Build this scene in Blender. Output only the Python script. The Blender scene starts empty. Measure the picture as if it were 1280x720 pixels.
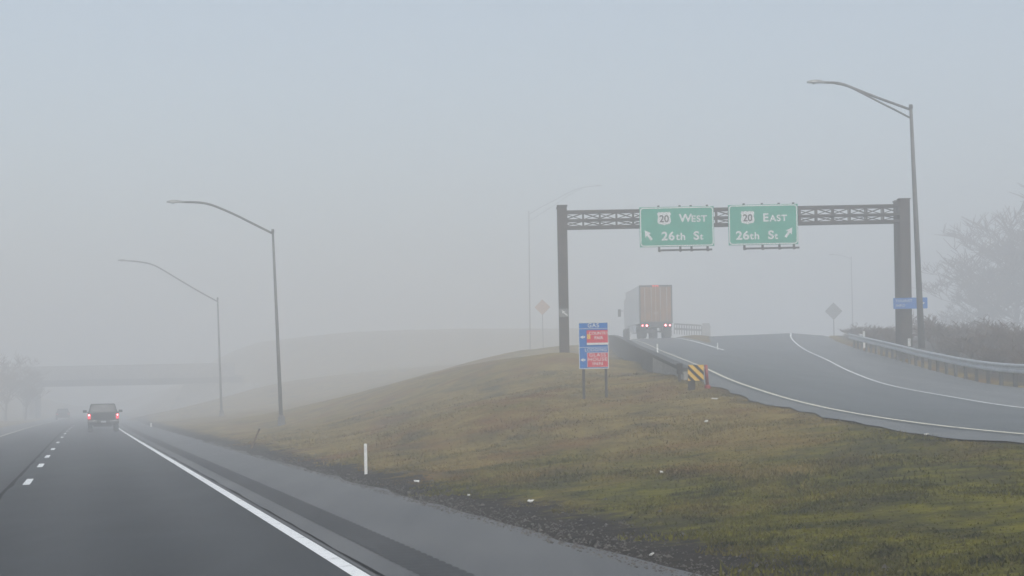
import bpy, math, random
import numpy as np
from mathutils import Vector, Matrix, Euler
R = math.radians
random.seed(7); rng = np.random.default_rng(7)
sc = bpy.context.scene
C = sc.collection

# ------------------------------------------------------------------ camera, sky, sun, exposure
EYE = 1.5; FPX = 2200.0; HORIZON = 500.0; ROLL = R(1.1)
cam = bpy.data.cameras.new('camera'); co = bpy.data.objects.new('camera', cam); C.objects.link(co)
cam.sensor_width = 36; cam.lens = FPX / 1280 * 36
cam.shift_y = (HORIZON - 360) / 1280
cam.clip_start = 0.1; cam.clip_end = 5000
co.matrix_world = Matrix.Translation((0, 0, EYE)) @ Euler((R(90), 0, 0)).to_matrix().to_4x4() @ Matrix.Rotation(-ROLL, 4, 'Z')
sc.camera = co

SUN_EL, SUN_AZ = R(52), R(155)
w = bpy.data.worlds.new('World'); sc.world = w; w.use_nodes = True
nt = w.node_tree; bg = nt.nodes['Background']
sky = nt.nodes.new('ShaderNodeTexSky'); sky.sky_type = 'NISHITA'; sky.sun_disc = False
sky.sun_elevation = SUN_EL; sky.sun_rotation = SUN_AZ
sky.air_density = 1.0; sky.dust_density = 3.0; sky.ozone_density = 1.0
hs = nt.nodes.new('ShaderNodeHueSaturation'); hs.inputs['Saturation'].default_value = 0.78
nt.links.new(sky.outputs[0], hs.inputs['Color']); tint = nt.nodes.new('ShaderNodeMix'); tint.data_type = 'RGBA'; tint.blend_type = 'MULTIPLY'; tint.inputs['Factor'].default_value = 1
tint.inputs['B'].default_value = (.97, 1, .965, 1)       # overcast, a little greener than a clear sky
nt.links.new(hs.outputs[0], tint.inputs['A']); nt.links.new(tint.outputs['Result'], bg.inputs[0])
bg.inputs[1].default_value = 0.11
sun = bpy.data.lights.new('sun', 'SUN'); sun.energy = 0.8; sun.angle = R(25); sun.color = (1, .98, .95)
so = bpy.data.objects.new('sun', sun); C.objects.link(so)
so.rotation_euler = (R(90) - SUN_EL, 0, R(180) - SUN_AZ)      # light comes from the sky's sun direction
sc.view_settings.view_transform = 'Standard'; sc.view_settings.look = 'None'
sc.view_settings.exposure = 0.84; sc.view_settings.gamma = 1
sc.render.engine = 'CYCLES'
cy = sc.cycles
cy.max_bounces = 10; cy.volume_bounces = 8; cy.diffuse_bounces = 3; cy.glossy_bounces = 3
cy.transmission_bounces = 4; cy.transparent_max_bounces = 8
cy.use_denoising = True; cy.sample_clamp_indirect = 6
HAZE = 0.0077

def P(px, py, D):
    """world point seen at photo pixel (px,py) at D metres ahead"""
    u = px - 640; v = HORIZON - py
    a = u * math.cos(ROLL) + v * math.sin(ROLL); b = -u * math.sin(ROLL) + v * math.cos(ROLL)
    return Vector((a / FPX * D, D, EYE + b / FPX * D))

# ------------------------------------------------------------------ helpers
class MB:
    def __init__(s): s.v = []; s.f = []
    def add(s, vs, fs):
        o = len(s.v); s.v += [tuple(v) for v in vs]; s.f += [tuple(i + o for i in f) for f in fs]; return s
    def hexa(s, p):            # 8 points: bottom ring 4, top ring 4
        return s.add(p, [(3,2,1,0),(4,5,6,7),(0,1,5,4),(1,2,6,5),(2,3,7,6),(3,0,4,7)])
    def box(s, x0, x1, y0, y1, z0, z1, M=None):
        p = [Vector(q) for q in ((x0,y0,z0),(x1,y0,z0),(x1,y1,z0),(x0,y1,z0),(x0,y0,z1),(x1,y0,z1),(x1,y1,z1),(x0,y1,z1))]
        if M is not None: p = [M @ q for q in p]
        return s.hexa(p)
    def bar(s, a, b, w_, h_=None):
        a = Vector(a); b = Vector(b); h_ = h_ or w_
        d = (b - a).normalized(); up = Vector((0,0,1)) if abs(d.z) < .95 else Vector((0,1,0))
        x = d.cross(up).normalized() * w_ / 2; y = x.cross(d).normalized() * h_ / 2
        return s.hexa([a-x-y, a+x-y, a+x+y, a-x+y, b-x-y, b+x-y, b+x+y, b-x+y])
    def tube(s, path, radii, seg=8, cap=True):
        path = [Vector(p) for p in path]; n = len(path)
        if not hasattr(radii, '__len__'): radii = [radii] * n
        vs = []; ref = None
        for i, p in enumerate(path):
            d = (path[min(i+1,n-1)] - path[max(i-1,0)]).normalized()
            if ref is None:
                ref = Vector((0,0,1)) if abs(d.z) < .9 else Vector((1,0,0))
            x = d.cross(ref).normalized(); y = x.cross(d).normalized(); ref = y
            for k in range(seg):
                a = 2*math.pi*k/seg; vs.append(p + (x*math.cos(a) + y*math.sin(a)) * radii[i])
        fs = [(i*seg+k, i*seg+(k+1)%seg, (i+1)*seg+(k+1)%seg, (i+1)*seg+k) for i in range(n-1) for k in range(seg)]
        if cap: fs += [tuple(range(seg))[::-1], tuple(range((n-1)*seg, n*seg))]
        return s.add(vs, fs)
    def prism(s, poly, y0, y1):     # polygon in x-z, extruded along y
        n = len(poly)
        vs = [(x, y0, z) for x, z in poly] + [(x, y1, z) for x, z in poly]
        fs = [tuple(range(n)), tuple(range(2*n-1, n-1, -1))] + [(i, i+n, (i+1)%n+n, (i+1)%n) for i in range(n)]
        return s.add(vs, fs)
    def profile_x(s, poly, x0, x1):  # polygon in y-z, extruded along x
        n = len(poly)
        vs = [(x0, y, z) for y, z in poly] + [(x1, y, z) for y, z in poly]
        fs = [tuple(range(n)), tuple(range(2*n-1, n-1, -1))] + [(i, i+n, (i+1)%n+n, (i+1)%n) for i in range(n)]
        return s.add(vs, fs)
    def sweep(s, path, prof, closed=True):   # prof: (side, up) points; path in plan with z
        path = [Vector(p) for p in path]; n = len(path); m = len(prof); vs = []
        for i, p in enumerate(path):
            d = path[min(i+1,n-1)] - path[max(i-1,0)]; d.z = 0; d.normalize()
            r = Vector((d.y, -d.x, 0))
            vs += [p + r*a + Vector((0,0,b)) for a, b in prof]
        rngm = range(m) if closed else range(m-1)
        fs = [(i*m+k, i*m+(k+1)%m, (i+1)*m+(k+1)%m, (i+1)*m+k) for i in range(n-1) for k in rngm]
        if closed: fs += [tuple(range(m))[::-1], tuple(range((n-1)*m, n*m))]
        return s.add(vs, fs)
    def build(s, name, mat, parent=None, smooth=False, bevel=0, fix=True):
        me = bpy.data.meshes.new(name); me.from_pydata(s.v, [], s.f)
        if fix:
            import bmesh
            bm = bmesh.new(); bm.from_mesh(me); bmesh.ops.recalc_face_normals(bm, faces=bm.faces)
            bm.to_mesh(me); bm.free()
        if smooth: me.polygons.foreach_set('use_smooth', [True]*len(me.polygons))
        me.materials.append(mat); me.update()
        o = bpy.data.objects.new(name, me); C.objects.link(o)
        if parent is not None: o.parent = parent
        if bevel:
            b = o.modifiers.new('bevel', 'BEVEL'); b.width = bevel; b.segments = 2; b.limit_method = 'ANGLE'; b.angle_limit = R(35)
        return o

def tag(o, label=None, cat=None, group=None, kind=None):
    if label: o['label'] = label
    if cat: o['category'] = cat
    if group: o['group'] = group
    if kind: o['kind'] = kind
    return o
def thing(name, label, cat, loc=(0,0,0), rz=0, group=None, rx=0, ry=0):
    o = bpy.data.objects.new(name, None); C.objects.link(o); o.empty_display_size = .2
    o.location = loc; o.rotation_euler = (rx, ry, rz)
    return tag(o, label, cat, group)
def struct(o): o['kind'] = 'structure'; return o
def dup(root, loc, rz=None, label=None):
    r = root.copy(); C.objects.link(r); r.location = loc
    if rz is not None: r.rotation_euler = (r.rotation_euler[0], r.rotation_euler[1], rz)
    if label: r['label'] = label
    for ch in list(root.children):
        c = ch.copy(); C.objects.link(c); c.parent = r
        for g in list(ch.children):
            d = g.copy(); C.objects.link(d); d.parent = c
    return r

def mat(name, col, rough=.7, metal=0, spec=.5, var=None, scale=4, bump=0, emis=None, estr=0, detail=5, stretch=None):
    m = bpy.data.materials.new(name); m.use_nodes = True
    n = m.node_tree.nodes; l = m.node_tree.links; b = n['Principled BSDF']
    b.inputs['Base Color'].default_value = (*col, 1); b.inputs['Roughness'].default_value = rough
    b.inputs['Metallic'].default_value = metal; b.inputs['Specular IOR Level'].default_value = spec
    if var is not None or bump:
        tc = n.new('ShaderNodeTexCoord'); no = n.new('ShaderNodeTexNoise')
        no.inputs['Scale'].default_value = scale; no.inputs['Detail'].default_value = detail
        if stretch:
            mp = n.new('ShaderNodeMapping'); mp.inputs['Scale'].default_value = stretch
            l.new(tc.outputs['Object'], mp.inputs[0]); l.new(mp.outputs[0], no.inputs['Vector'])
        else: l.new(tc.outputs['Object'], no.inputs['Vector'])
        if var is not None:
            cr = n.new('ShaderNodeValToRGB'); cr.color_ramp.elements[0].position = .32; cr.color_ramp.elements[1].position = .68
            cr.color_ramp.elements[0].color = (*col, 1); cr.color_ramp.elements[1].color = (*var, 1)
            l.new(no.outputs['Fac'], cr.inputs[0]); l.new(cr.outputs[0], b.inputs['Base Color'])
        if bump:
            bp = n.new('ShaderNodeBump'); bp.inputs['Strength'].default_value = bump; bp.inputs['Distance'].default_value = .02
            l.new(no.outputs['Fac'], bp.inputs['Height']); l.new(bp.outputs[0], b.inputs['Normal'])
    if emis:
        b.inputs['Emission Color'].default_value = (*emis, 1); b.inputs['Emission Strength'].default_value = estr
    return m

def asphalt_mat(name, c0, c1, rough=.6, wear=False):
    m = bpy.data.materials.new(name); m.use_nodes = True
    n = m.node_tree.nodes; l = m.node_tree.links; b = n['Principled BSDF']
    geo = n.new('ShaderNodeNewGeometry')
    mp = n.new('ShaderNodeMapping'); mp.inputs['Rotation'].default_value = (0,0,R(-13.8)); mp.inputs['Scale'].default_value = (1.2,.05,1)
    l.new(geo.outputs['Position'], mp.inputs[0])
    big = n.new('ShaderNodeTexNoise'); big.inputs['Scale'].default_value = 1.4; big.inputs['Detail'].default_value = 4
    l.new(mp.outputs[0], big.inputs['Vector'])
    med = n.new('ShaderNodeTexNoise'); med.inputs['Scale'].default_value = .35; med.inputs['Detail'].default_value = 6
    fine = n.new('ShaderNodeTexNoise'); fine.inputs['Scale'].default_value = 30; fine.inputs['Detail'].default_value = 2
    l.new(geo.outputs['Position'], med.inputs['Vector']); l.new(geo.outputs['Position'], fine.inputs['Vector'])
    a1 = n.new('ShaderNodeMath'); a1.operation = 'ADD'; l.new(big.outputs['Fac'], a1.inputs[0]); l.new(med.outputs['Fac'], a1.inputs[1])
    a2 = n.new('ShaderNodeMath'); a2.operation = 'MULTIPLY_ADD'; l.new(fine.outputs['Fac'], a2.inputs[0]); a2.inputs[1].default_value = .9; l.new(a1.outputs[0], a2.inputs[2])
    mr = n.new('ShaderNodeMapRange'); mr.inputs['From Min'].default_value = 1.05; mr.inputs['From Max'].default_value = 1.85
    l.new(a2.outputs[0], mr.inputs[0])
    mx = n.new('ShaderNodeMix'); mx.data_type = 'RGBA'; mx.inputs['A'].default_value = (*c0,1); mx.inputs['B'].default_value = (*c1,1)
    l.new(mr.outputs[0], mx.inputs['Factor']); l.new(mx.outputs['Result'], b.inputs['Base Color'])
    b.inputs['Specular IOR Level'].default_value = .35
    if wear:      # polished wheel paths and a darker oil line down each lane
        at = n.new('ShaderNodeAttribute'); at.attribute_name = 'across'
        sn = n.new('ShaderNodeMath'); sn.operation = 'SINE'
        ml = n.new('ShaderNodeMath'); ml.operation = 'MULTIPLY_ADD'; ml.inputs[1].default_value = 3.62; ml.inputs[2].default_value = -3.5
        l.new(at.outputs['Fac'], ml.inputs[0]); l.new(ml.outputs[0], sn.inputs[0])
        sm = n.new('ShaderNodeMath'); sm.operation = 'MULTIPLY_ADD'; sm.inputs[1].default_value = .24; l.new(sn.outputs[0], sm.inputs[0]); l.new(a2.outputs[0], sm.inputs[2])
        l.new(sm.outputs[0], mr.inputs[0])
    rr = n.new('ShaderNodeMapRange'); rr.inputs['To Min'].default_value = rough - .1; rr.inputs['To Max'].default_value = rough + .12
    l.new(med.outputs['Fac'], rr.inputs[0]); l.new(rr.outputs[0], b.inputs['Roughness'])
    bp = n.new('ShaderNodeBump'); bp.inputs['Strength'].default_value = .35; bp.inputs['Distance'].default_value = .006
    l.new(fine.outputs['Fac'], bp.inputs['Height']); l.new(bp.outputs[0], b.inputs['Normal'])
    return m

def paint_mat(name, col, under):
    """road paint worn through to the asphalt in small patches"""
    m = bpy.data.materials.new(name); m.use_nodes = True
    n = m.node_tree.nodes; l = m.node_tree.links; b = n['Principled BSDF']; b.inputs['Roughness'].default_value = .6
    geo = n.new('ShaderNodeNewGeometry'); no = n.new('ShaderNodeTexNoise'); no.inputs['Scale'].default_value = 5; no.inputs['Detail'].default_value = 8; no.inputs['Roughness'].default_value = .75
    l.new(geo.outputs['Position'], no.inputs['Vector'])
    cr = n.new('ShaderNodeValToRGB'); cr.color_ramp.elements[0].position = .3; cr.color_ramp.elements[1].position = .46
    cr.color_ramp.elements[0].color = (*under,1); cr.color_ramp.elements[1].color = (*col,1)
    l.new(no.outputs['Fac'], cr.inputs[0]); l.new(cr.outputs[0], b.inputs['Base Color'])
    return m

M = dict(
    lane=asphalt_mat('lane_asphalt', (.011,.0125,.013), (.034,.036,.037), .68, True),
    shoulder=asphalt_mat('shoulder_asphalt', (.074,.076,.077), (.128,.129,.128), .75),
    ramp=asphalt_mat('ramp_asphalt', (.052,.058,.058), (.098,.105,.105), .5),
    ramp_shoulder=asphalt_mat('ramp_shoulder_asphalt', (.07,.075,.075), (.17,.175,.172), .55),
    rumble=asphalt_mat('rumble_asphalt', (.022,.023,.024), (.048,.049,.05), .85),
    seam=mat('joint_sealant', (.008,.008,.009), .95, 0, .02),
    white_paint=paint_mat('white_paint', (.78,.79,.78), (.2,.2,.2)),
    yellow_paint=paint_mat('yellow_paint', (.6,.57,.46), (.16,.16,.15)),
    galv=mat('galvanised_steel', (.42,.43,.44), .5, .4, var=(.54,.55,.56), scale=3),
    pole=mat('weathered_pole', (.085,.08,.08), .65, .2, var=(.12,.115,.11), scale=2),
    rusty=mat('weathering_steel', (.036,.026,.02), .85, .1, var=(.066,.047,.036), scale=3, bump=.2),
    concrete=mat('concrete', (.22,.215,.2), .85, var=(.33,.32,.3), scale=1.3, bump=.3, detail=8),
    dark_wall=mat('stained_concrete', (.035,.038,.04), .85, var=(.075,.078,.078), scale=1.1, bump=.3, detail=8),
    sign_green=mat('green_sheeting', (.0,.3,.19), .6, var=(.0,.34,.22), scale=1.5),
    sign_blue=mat('blue_sheeting', (.002,.14,.46), .6, var=(.004,.16,.52), scale=2),
    sign_red=mat('red_sheeting', (.62,.035,.07), .5, var=(.68,.05,.09), scale=3),
    white=mat('white_sheeting', (.7,.71,.7), .45),
    black=mat('black_sheeting', (.012,.012,.012), .5),
    yellow=mat('yellow_sheeting', (.75,.45,.05), .45, var=(.8,.5,.08), scale=4),
    wood=mat('weathered_wood', (.1,.06,.03), .9, var=(.16,.1,.055), scale=6, stretch=(8,8,1)),
    dpost=mat('dark_post', (.035,.034,.033), .8, var=(.06,.056,.052), scale=5),
    whiteplastic=mat('white_plastic', (.85,.85,.83), .5, var=(.78,.77,.74), scale=6),
    redpost=mat('red_plastic', (.2,.025,.02), .5, var=(.3,.035,.03), scale=5),
    rubber=mat('tyre_rubber', (.015,.015,.015), .85),
    carpaint=mat('dark_car_paint', (.006,.009,.009), .4, 0, .25, var=(.01,.013,.013), scale=2),
    glass=mat('tinted_glass', (.03,.035,.035), .06, 0, .8),
    chrome=mat('chrome', (.22,.22,.22), .4, .8, var=(.16,.16,.16), scale=9),
    plastic=mat('black_plastic', (.02,.02,.02), .6),
    plate=mat('plate', (.45,.47,.5), .5),
    tail=mat('lit_tail_lamp', (.4,.01,.01), .3, emis=(1,.03,.07), estr=.9),
    core=mat('lit_tail_bulb', (.9,.4,.4), .3, emis=(1,.22,.24), estr=9),
    marker=mat('lit_marker_lamp', (.4,.01,.01), .3, emis=(1,.08,.06), estr=2.5),
    door_brown=mat('trailer_door_paint', (.2,.095,.025), .65, var=(.32,.16,.05), scale=1.2, detail=8),
    trailer_white=mat('trailer_side_white', (.86,.87,.87), .45, var=(.8,.81,.81), scale=1),
    frame_dark=mat('dark_steel', (.035,.03,.028), .6, .3),
    litter=mat('paper_litter', (.7,.69,.66), .8, var=(.5,.49,.46), scale=9),
    bark=mat('bare_bark', (.06,.046,.036), .95, var=(.1,.075,.06), scale=4),
    twig=mat('bare_twig', (.085,.05,.032), .95, var=(.125,.075,.048), scale=2),
    orange=mat('orange_sheeting', (.45,.22,.08), .5, var=(.4,.19,.07), scale=4),
    sign_back=mat('sign_back_metal', (.18,.18,.18), .5, .4, var=(.24,.24,.23), scale=3),
)

# ------------------------------------------------------------------ road alignment: s along the highway, n to its right
TH = -R(13.8); SX, SY = math.sin(TH), math.cos(TH)
def off(s):
    t = np.clip(np.asarray(s, float) / 100, 0, 2.2)
    c = .3273*t**3 - .6176*t**2 + .588*t
    c0 = .3273*2.2**3 - .6176*2.2**2 + .588*2.2
    return np.where(np.asarray(s) > 220, c0 + (np.asarray(s)-220)*.005, c)
def road(s, n, z=0.):
    n = n + float(off(s)); return Vector((SX*s + SY*n, SY*s - SX*n, z))
def road_sn(x, y):
    s = SX*x + SY*y; n = SY*x - SX*y - off(s); return s, n
def heading(s):
    d = road(s+1, 0) - road(s-1, 0); return math.atan2(-d.x, d.y)

S0, S1 = -60, 520
svals = np.concatenate([np.arange(S0, 0, 4), np.arange(0, 200, 1.0), np.arange(200, S1+1, 8)])
def ribbon(n0, n1, z, s_list=svals, mid=None, wob=0):
    b = MB(); vs = []; ns = [n0, n1] if mid is None else list(np.linspace(n0, n1, mid))
    for s in s_list:
        for j, n in enumerate(ns):
            nn = n
            if wob and j == len(ns)-1:
                nn = n + wob*(math.sin(s*.9)*.35 + math.sin(s*2.3+1)*.3 + math.sin(s*5.1)*.35)
            vs.append(road(s, nn, z))
    m = len(ns)
    b.add(vs, [(i*m+k, i*m+k+1, (i+1)*m+k+1, (i+1)*m+k) for i in range(len(s_list)-1) for k in range(m-1)])
    return b
N_EDGE, N_DASH, N_LEFT, N_SH = 2.26, -1.21, -4.68, 4.9

# ------------------------------------------------------------------ off-ramp cross sections: Y, then x,z of pavement edge, left line, right line, guardrail edge
RT = np.array([
 [-110,47,.05, 48,.05, 52.5,.05, 55.5,.05],
 [-50,26,.08, 27,.08, 31.5,.08, 34.5,.08],
 [0,  12.4,.25, 13.4,.26, 18.2,.12, 21.2,.15],
 [12, 10.0,.42, 10.9,.44, 15.9,.26, 18.9,.25],
 [20, 8.7,.55, 9.5,.6, 14.6,.42, 17.6,.45],
 [26, 7.6,.69, 8.35,.76, 13.5,.62, 16.7,.7],
 [31, 6.95,.8, 7.75,.87, 13.1,.75, 16.45,.85],
 [38, 6.65,1.05, 7.28,1.09, 12.85,.92, 16.25,1.05],
 [45, 6.35,1.32, 7.05,1.4, 12.8,1.08, 16.15,1.25],
 [52, 5.95,1.8, 6.65,1.9, 12.75,1.38, 16.2,1.45],
 [60, 5.75,2.38, 6.6,2.46, 13.0,1.72, 16.4,1.72],
 [72, 5.95,3.05, 6.95,3.06, 13.95,2.35, 17.05,2.4],
 [84, 6.25,3.65, 7.3,3.65, 15.1,3.1, 18.0,3.15],
 [100,6.75,4.5, 7.85,4.47, 16.6,4.1, 19.2,4.15],
 [116,7.25,5.25, 8.4,5.22, 18.5,5.2, 20.9,5.1],
 [128,7.7,5.75, 8.8,5.72, 20.4,5.95, 22.7,5.75],
 [142,8.2,6.25, 9.3,6.22, 23.0,6.3, 25.5,6.1],
 [165,9.0,6.85, 10.1,6.82, 28.5,6.45, 31.5,6.3],
 [200,10.2,7.2, 11.3,7.2, 38,6.5, 41,6.4],
 [260,12.5,7.4, 13.6,7.4, 58,6.5, 61,6.4],
 [340,15.5,7.4, 16.6,7.4, 90,6.5, 93,6.4]])
def catmull(xs, ys, x):
    m = np.gradient(ys, xs); i = np.clip(np.searchsorted(xs, x) - 1, 0, len(xs)-2)
    h = xs[i+1]-xs[i]; t = (x-xs[i])/h
    return (2*t**3-3*t**2+1)*ys[i] + (t**3-2*t**2+t)*h*m[i] + (-2*t**3+3*t**2)*ys[i+1] + (t**3-t**2)*h*m[i+1]
def rampc(k, y): return catmull(RT[:,0], RT[:,k], np.asarray(y, float))
def ramp_z(x, y):
    xs = [rampc(k, y) for k in (1,3,5,7)]; zs = [rampc(k, y) for k in (2,4,6,8)]
    z = np.where(x < xs[1], zs[0] + (zs[1]-zs[0])*(x-xs[0])/(xs[1]-xs[0]),
        np.where(x < xs[2], zs[1] + (zs[2]-zs[1])*(x-xs[1])/(xs[2]-xs[1]), zs[2] + (zs[3]-zs[2])*(x-xs[2])/(xs[3]-xs[2])))
    return z
def rz(x, y): return float(ramp_z(np.array(float(x)), np.array(float(y))))

# ------------------------------------------------------------------ terrain
ctrl = []
def cp(px, py, D): p = P(px, py, D); ctrl.append((p.x, p.y, p.z))
for y in range(0, 61, 6):
    a, g = float(rampc(1,y)), float(rampc(7,y)); ctrl.append((a, y, float(rampc(2,y))-.05)); ctrl.append((g, y, float(rampc(8,y))-.05))
    ctrl.append((g+4, y, float(rampc(8,y))+.15)); ctrl.append((g+18, y, float(rampc(8,y))-.4))
for y in (72, 84, 100, 116, 135, 165, 200, 260):
    g = float(rampc(7,y)); ctrl.append((g, y, float(rampc(8,y))-.05)); ctrl.append((g+4, y, float(rampc(8,y))-.1)); ctrl.append((g+22, y, float(rampc(8,y))-1.0))
for x, y, z in ((5.5,72,2.5),(5.8,88,3.0),(6.6,108,4.0),(7.4,128,5.0),(8.2,150,6.2)): ctrl.append((x,y,z))
cp(352,532,96); cp(277,520,156); cp(319,556,60); cp(457,592,36); cp(731,500,52); cp(759,492,54); cp(708,438,84)
cp(560,462,106); cp(640,447,98); cp(509,497,84); cp(600,505,52); cp(800,476,58)
for x, y, z in ((0,140,5.3),(-2,175,5.6),(-5,240,6.6),(-12,150,2.3),(-18,190,2.8),(-32,235,4.2),(-8,290,8.5),(-10,345,15.5),(-36,350,15),(24,345,15),(-100,350,15),(-150,330,14),(-10,400,16),(-120,400,16),(70,350,13),(-60,460,14),(120,240,5.5),(120,100,1.5),(120,0,.3),(60,-60,0),(20,-80,0)):
    ctrl.append((x,y,z))
for s in list(range(-40, 121, 10)) + [140,170,200,240,300]:
    p = road(s, 5.2); ctrl.append((p.x, p.y, 0)); p = road(s, -8.5); ctrl.append((p.x, p.y, -.05))
    p = road(s, -14); ctrl.append((p.x, p.y, -.1)); p = road(s, -34); ctrl.append((p.x, p.y, 2.5)); p = road(s, -90); ctrl.append((p.x, p.y, 5.0))
    if s <= 60: p = road(s, 8.5); ctrl.append((p.x, p.y, .22 + .002*max(s,0)))
ctrl = np.array(ctrl)
SC = np.array([10., 18.])
cxy = ctrl[:,:2]/SC
def kern(r2): return np.where(r2 > 1e-12, .5*r2*np.log(np.maximum(r2,1e-12)), 0)
nC = len(ctrl); K = kern(((cxy[:,None]-cxy[None])**2).sum(-1)) + .03*np.eye(nC)
A = np.zeros((nC+3, nC+3)); A[:nC,:nC] = K; A[:nC,nC] = 1; A[:nC,nC+1:] = cxy; A[nC,:nC] = 1; A[nC+1:,:nC] = cxy.T
wts = np.linalg.solve(A, np.concatenate([ctrl[:,2], np.zeros(3)]))
def tps(x, y):
    q = np.stack([x, y], -1).reshape(-1,2)/SC; out = np.empty(len(q))
    for i in range(0, len(q), 8000):
        c = q[i:i+8000]; out[i:i+8000] = kern(((c[:,None]-cxy[None])**2).sum(-1)) @ wts[:nC] + wts[nC] + c @ wts[nC+1:]
    return out.reshape(np.shape(x))
def sstep(a, b, x): t = np.clip((x-a)/(b-a), 0, 1); return t*t*(3-2*t)
_ph = rng.uniform(0, 6.28, (3, 14)); _fr = rng.uniform(.25, 2.2, (2, 14)) * rng.choice([-1,1], (2,14))
def lumps(x, y):
    z = 0
    for k in range(14): z = z + np.sin(x*_fr[0,k]*1.3 + y*_fr[1,k]*.8 + _ph[0,k]) / (abs(_fr[0,k])+abs(_fr[1,k])+.6)
    return z*.022
def ground(x, y):
    x = np.asarray(x, float); y = np.asarray(y, float)
    s, n = road_sn(x, y)
    far = sstep(430, 560, np.hypot(x, y-60))
    z = np.clip(tps(x, y), -1, 17)*(1-far) + 4.5*far
    gr = sstep(5.0, 7.0, n) + sstep(7.5, 12, -n)
    z = z + lumps(x, y)*np.clip(gr, 0, 1)
    # highway bed: flat, 5 cm under the asphalt
    cut = 32*sstep(225, 320, s)
    bed = 1 - np.clip(sstep(4.95, 6.3 + cut, n) + sstep(7.3, 10 + cut, -n), 0, 1)
    z = z*(1-bed) + (-.035 + .03*sstep(4.7,5.3,n))*bed
    # under the ramp
    yc = np.clip(y, -105, 335); a = rampc(1, yc); g = rampc(7, yc)
    rzv = ramp_z(np.clip(x, a, g), yc)
    d = np.maximum(np.maximum(a - x, x - g - .9), 0)
    wall = sstep(50, 58, y)*(1-sstep(150, 160, y))*(x < a)
    wid = 1.6*(1-wall) + .12*wall
    inn = (1 - sstep(0, 1, d/np.maximum(wid, .05)))
    inside = (x > a + .9) & (x < g + .5)
    z = z*(1-inn) + (rzv - np.where(inside, .16, .03))*inn
    return z
def gz(x, y): return float(ground(np.array([float(x)]), np.array([float(y)]))[0])

gx = np.unique(np.concatenate([np.linspace(-620,-100,22), np.linspace(-100,-42,30), np.arange(-42,-16,.6), np.arange(-16,26,.25), np.arange(26,60,.8), np.linspace(60,140,24), np.linspace(140,620,16)]).round(3))
gy = np.unique(np.concatenate([np.linspace(-180,0,24), np.arange(0,70,.4), np.arange(70,160,.8), np.arange(160,300,2.5), np.linspace(300,720,26)]).round(3))
XX, YY = np.meshgrid(gx, gy)
ZZ = ground(XX, YY)
me = bpy.data.meshes.new('ground')
nx, ny = len(gx), len(gy)
idx = np.arange(nx*ny).reshape(ny, nx)
quads = np.stack([idx[:-1,:-1], idx[:-1,1:], idx[1:,1:], idx[1:,:-1]], -1).reshape(-1,4)
me.vertices.add(nx*ny); me.vertices.foreach_set('co', np.stack([XX,YY,ZZ],-1).ravel())
me.loops.add(quads.size); me.loops.foreach_set('vertex_index', quads.ravel())
me.polygons.add(len(quads)); me.polygons.foreach_set('loop_start', np.arange(0, quads.size, 4)); me.polygons.foreach_set('use_smooth', np.ones(len(quads), bool))
me.update(calc_edges=True); me.validate()
def edge_attr(me, x, y):
    """metres of grass between a point and the nearest asphalt edge; drives the strip of bare dirt there"""
    s, n = road_sn(x, y); yc = np.clip(y, -105, 335)
    a = me.attributes.new('verge', 'FLOAT', 'POINT'); a.data.foreach_set('value', np.abs(n - N_SH).astype(np.float32).ravel())
    q = me.attributes.new('scrub', 'FLOAT', 'POINT'); q.data.foreach_set('value', sstep(.7, 1.6, x - rampc(7, yc)).astype(np.float32).ravel())
    b = me.attributes.new('ramp_verge', 'FLOAT', 'POINT'); b.data.foreach_set('value', np.abs(rampc(1, yc) - x).astype(np.float32).ravel())
edge_attr(me, XX, YY)

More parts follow.
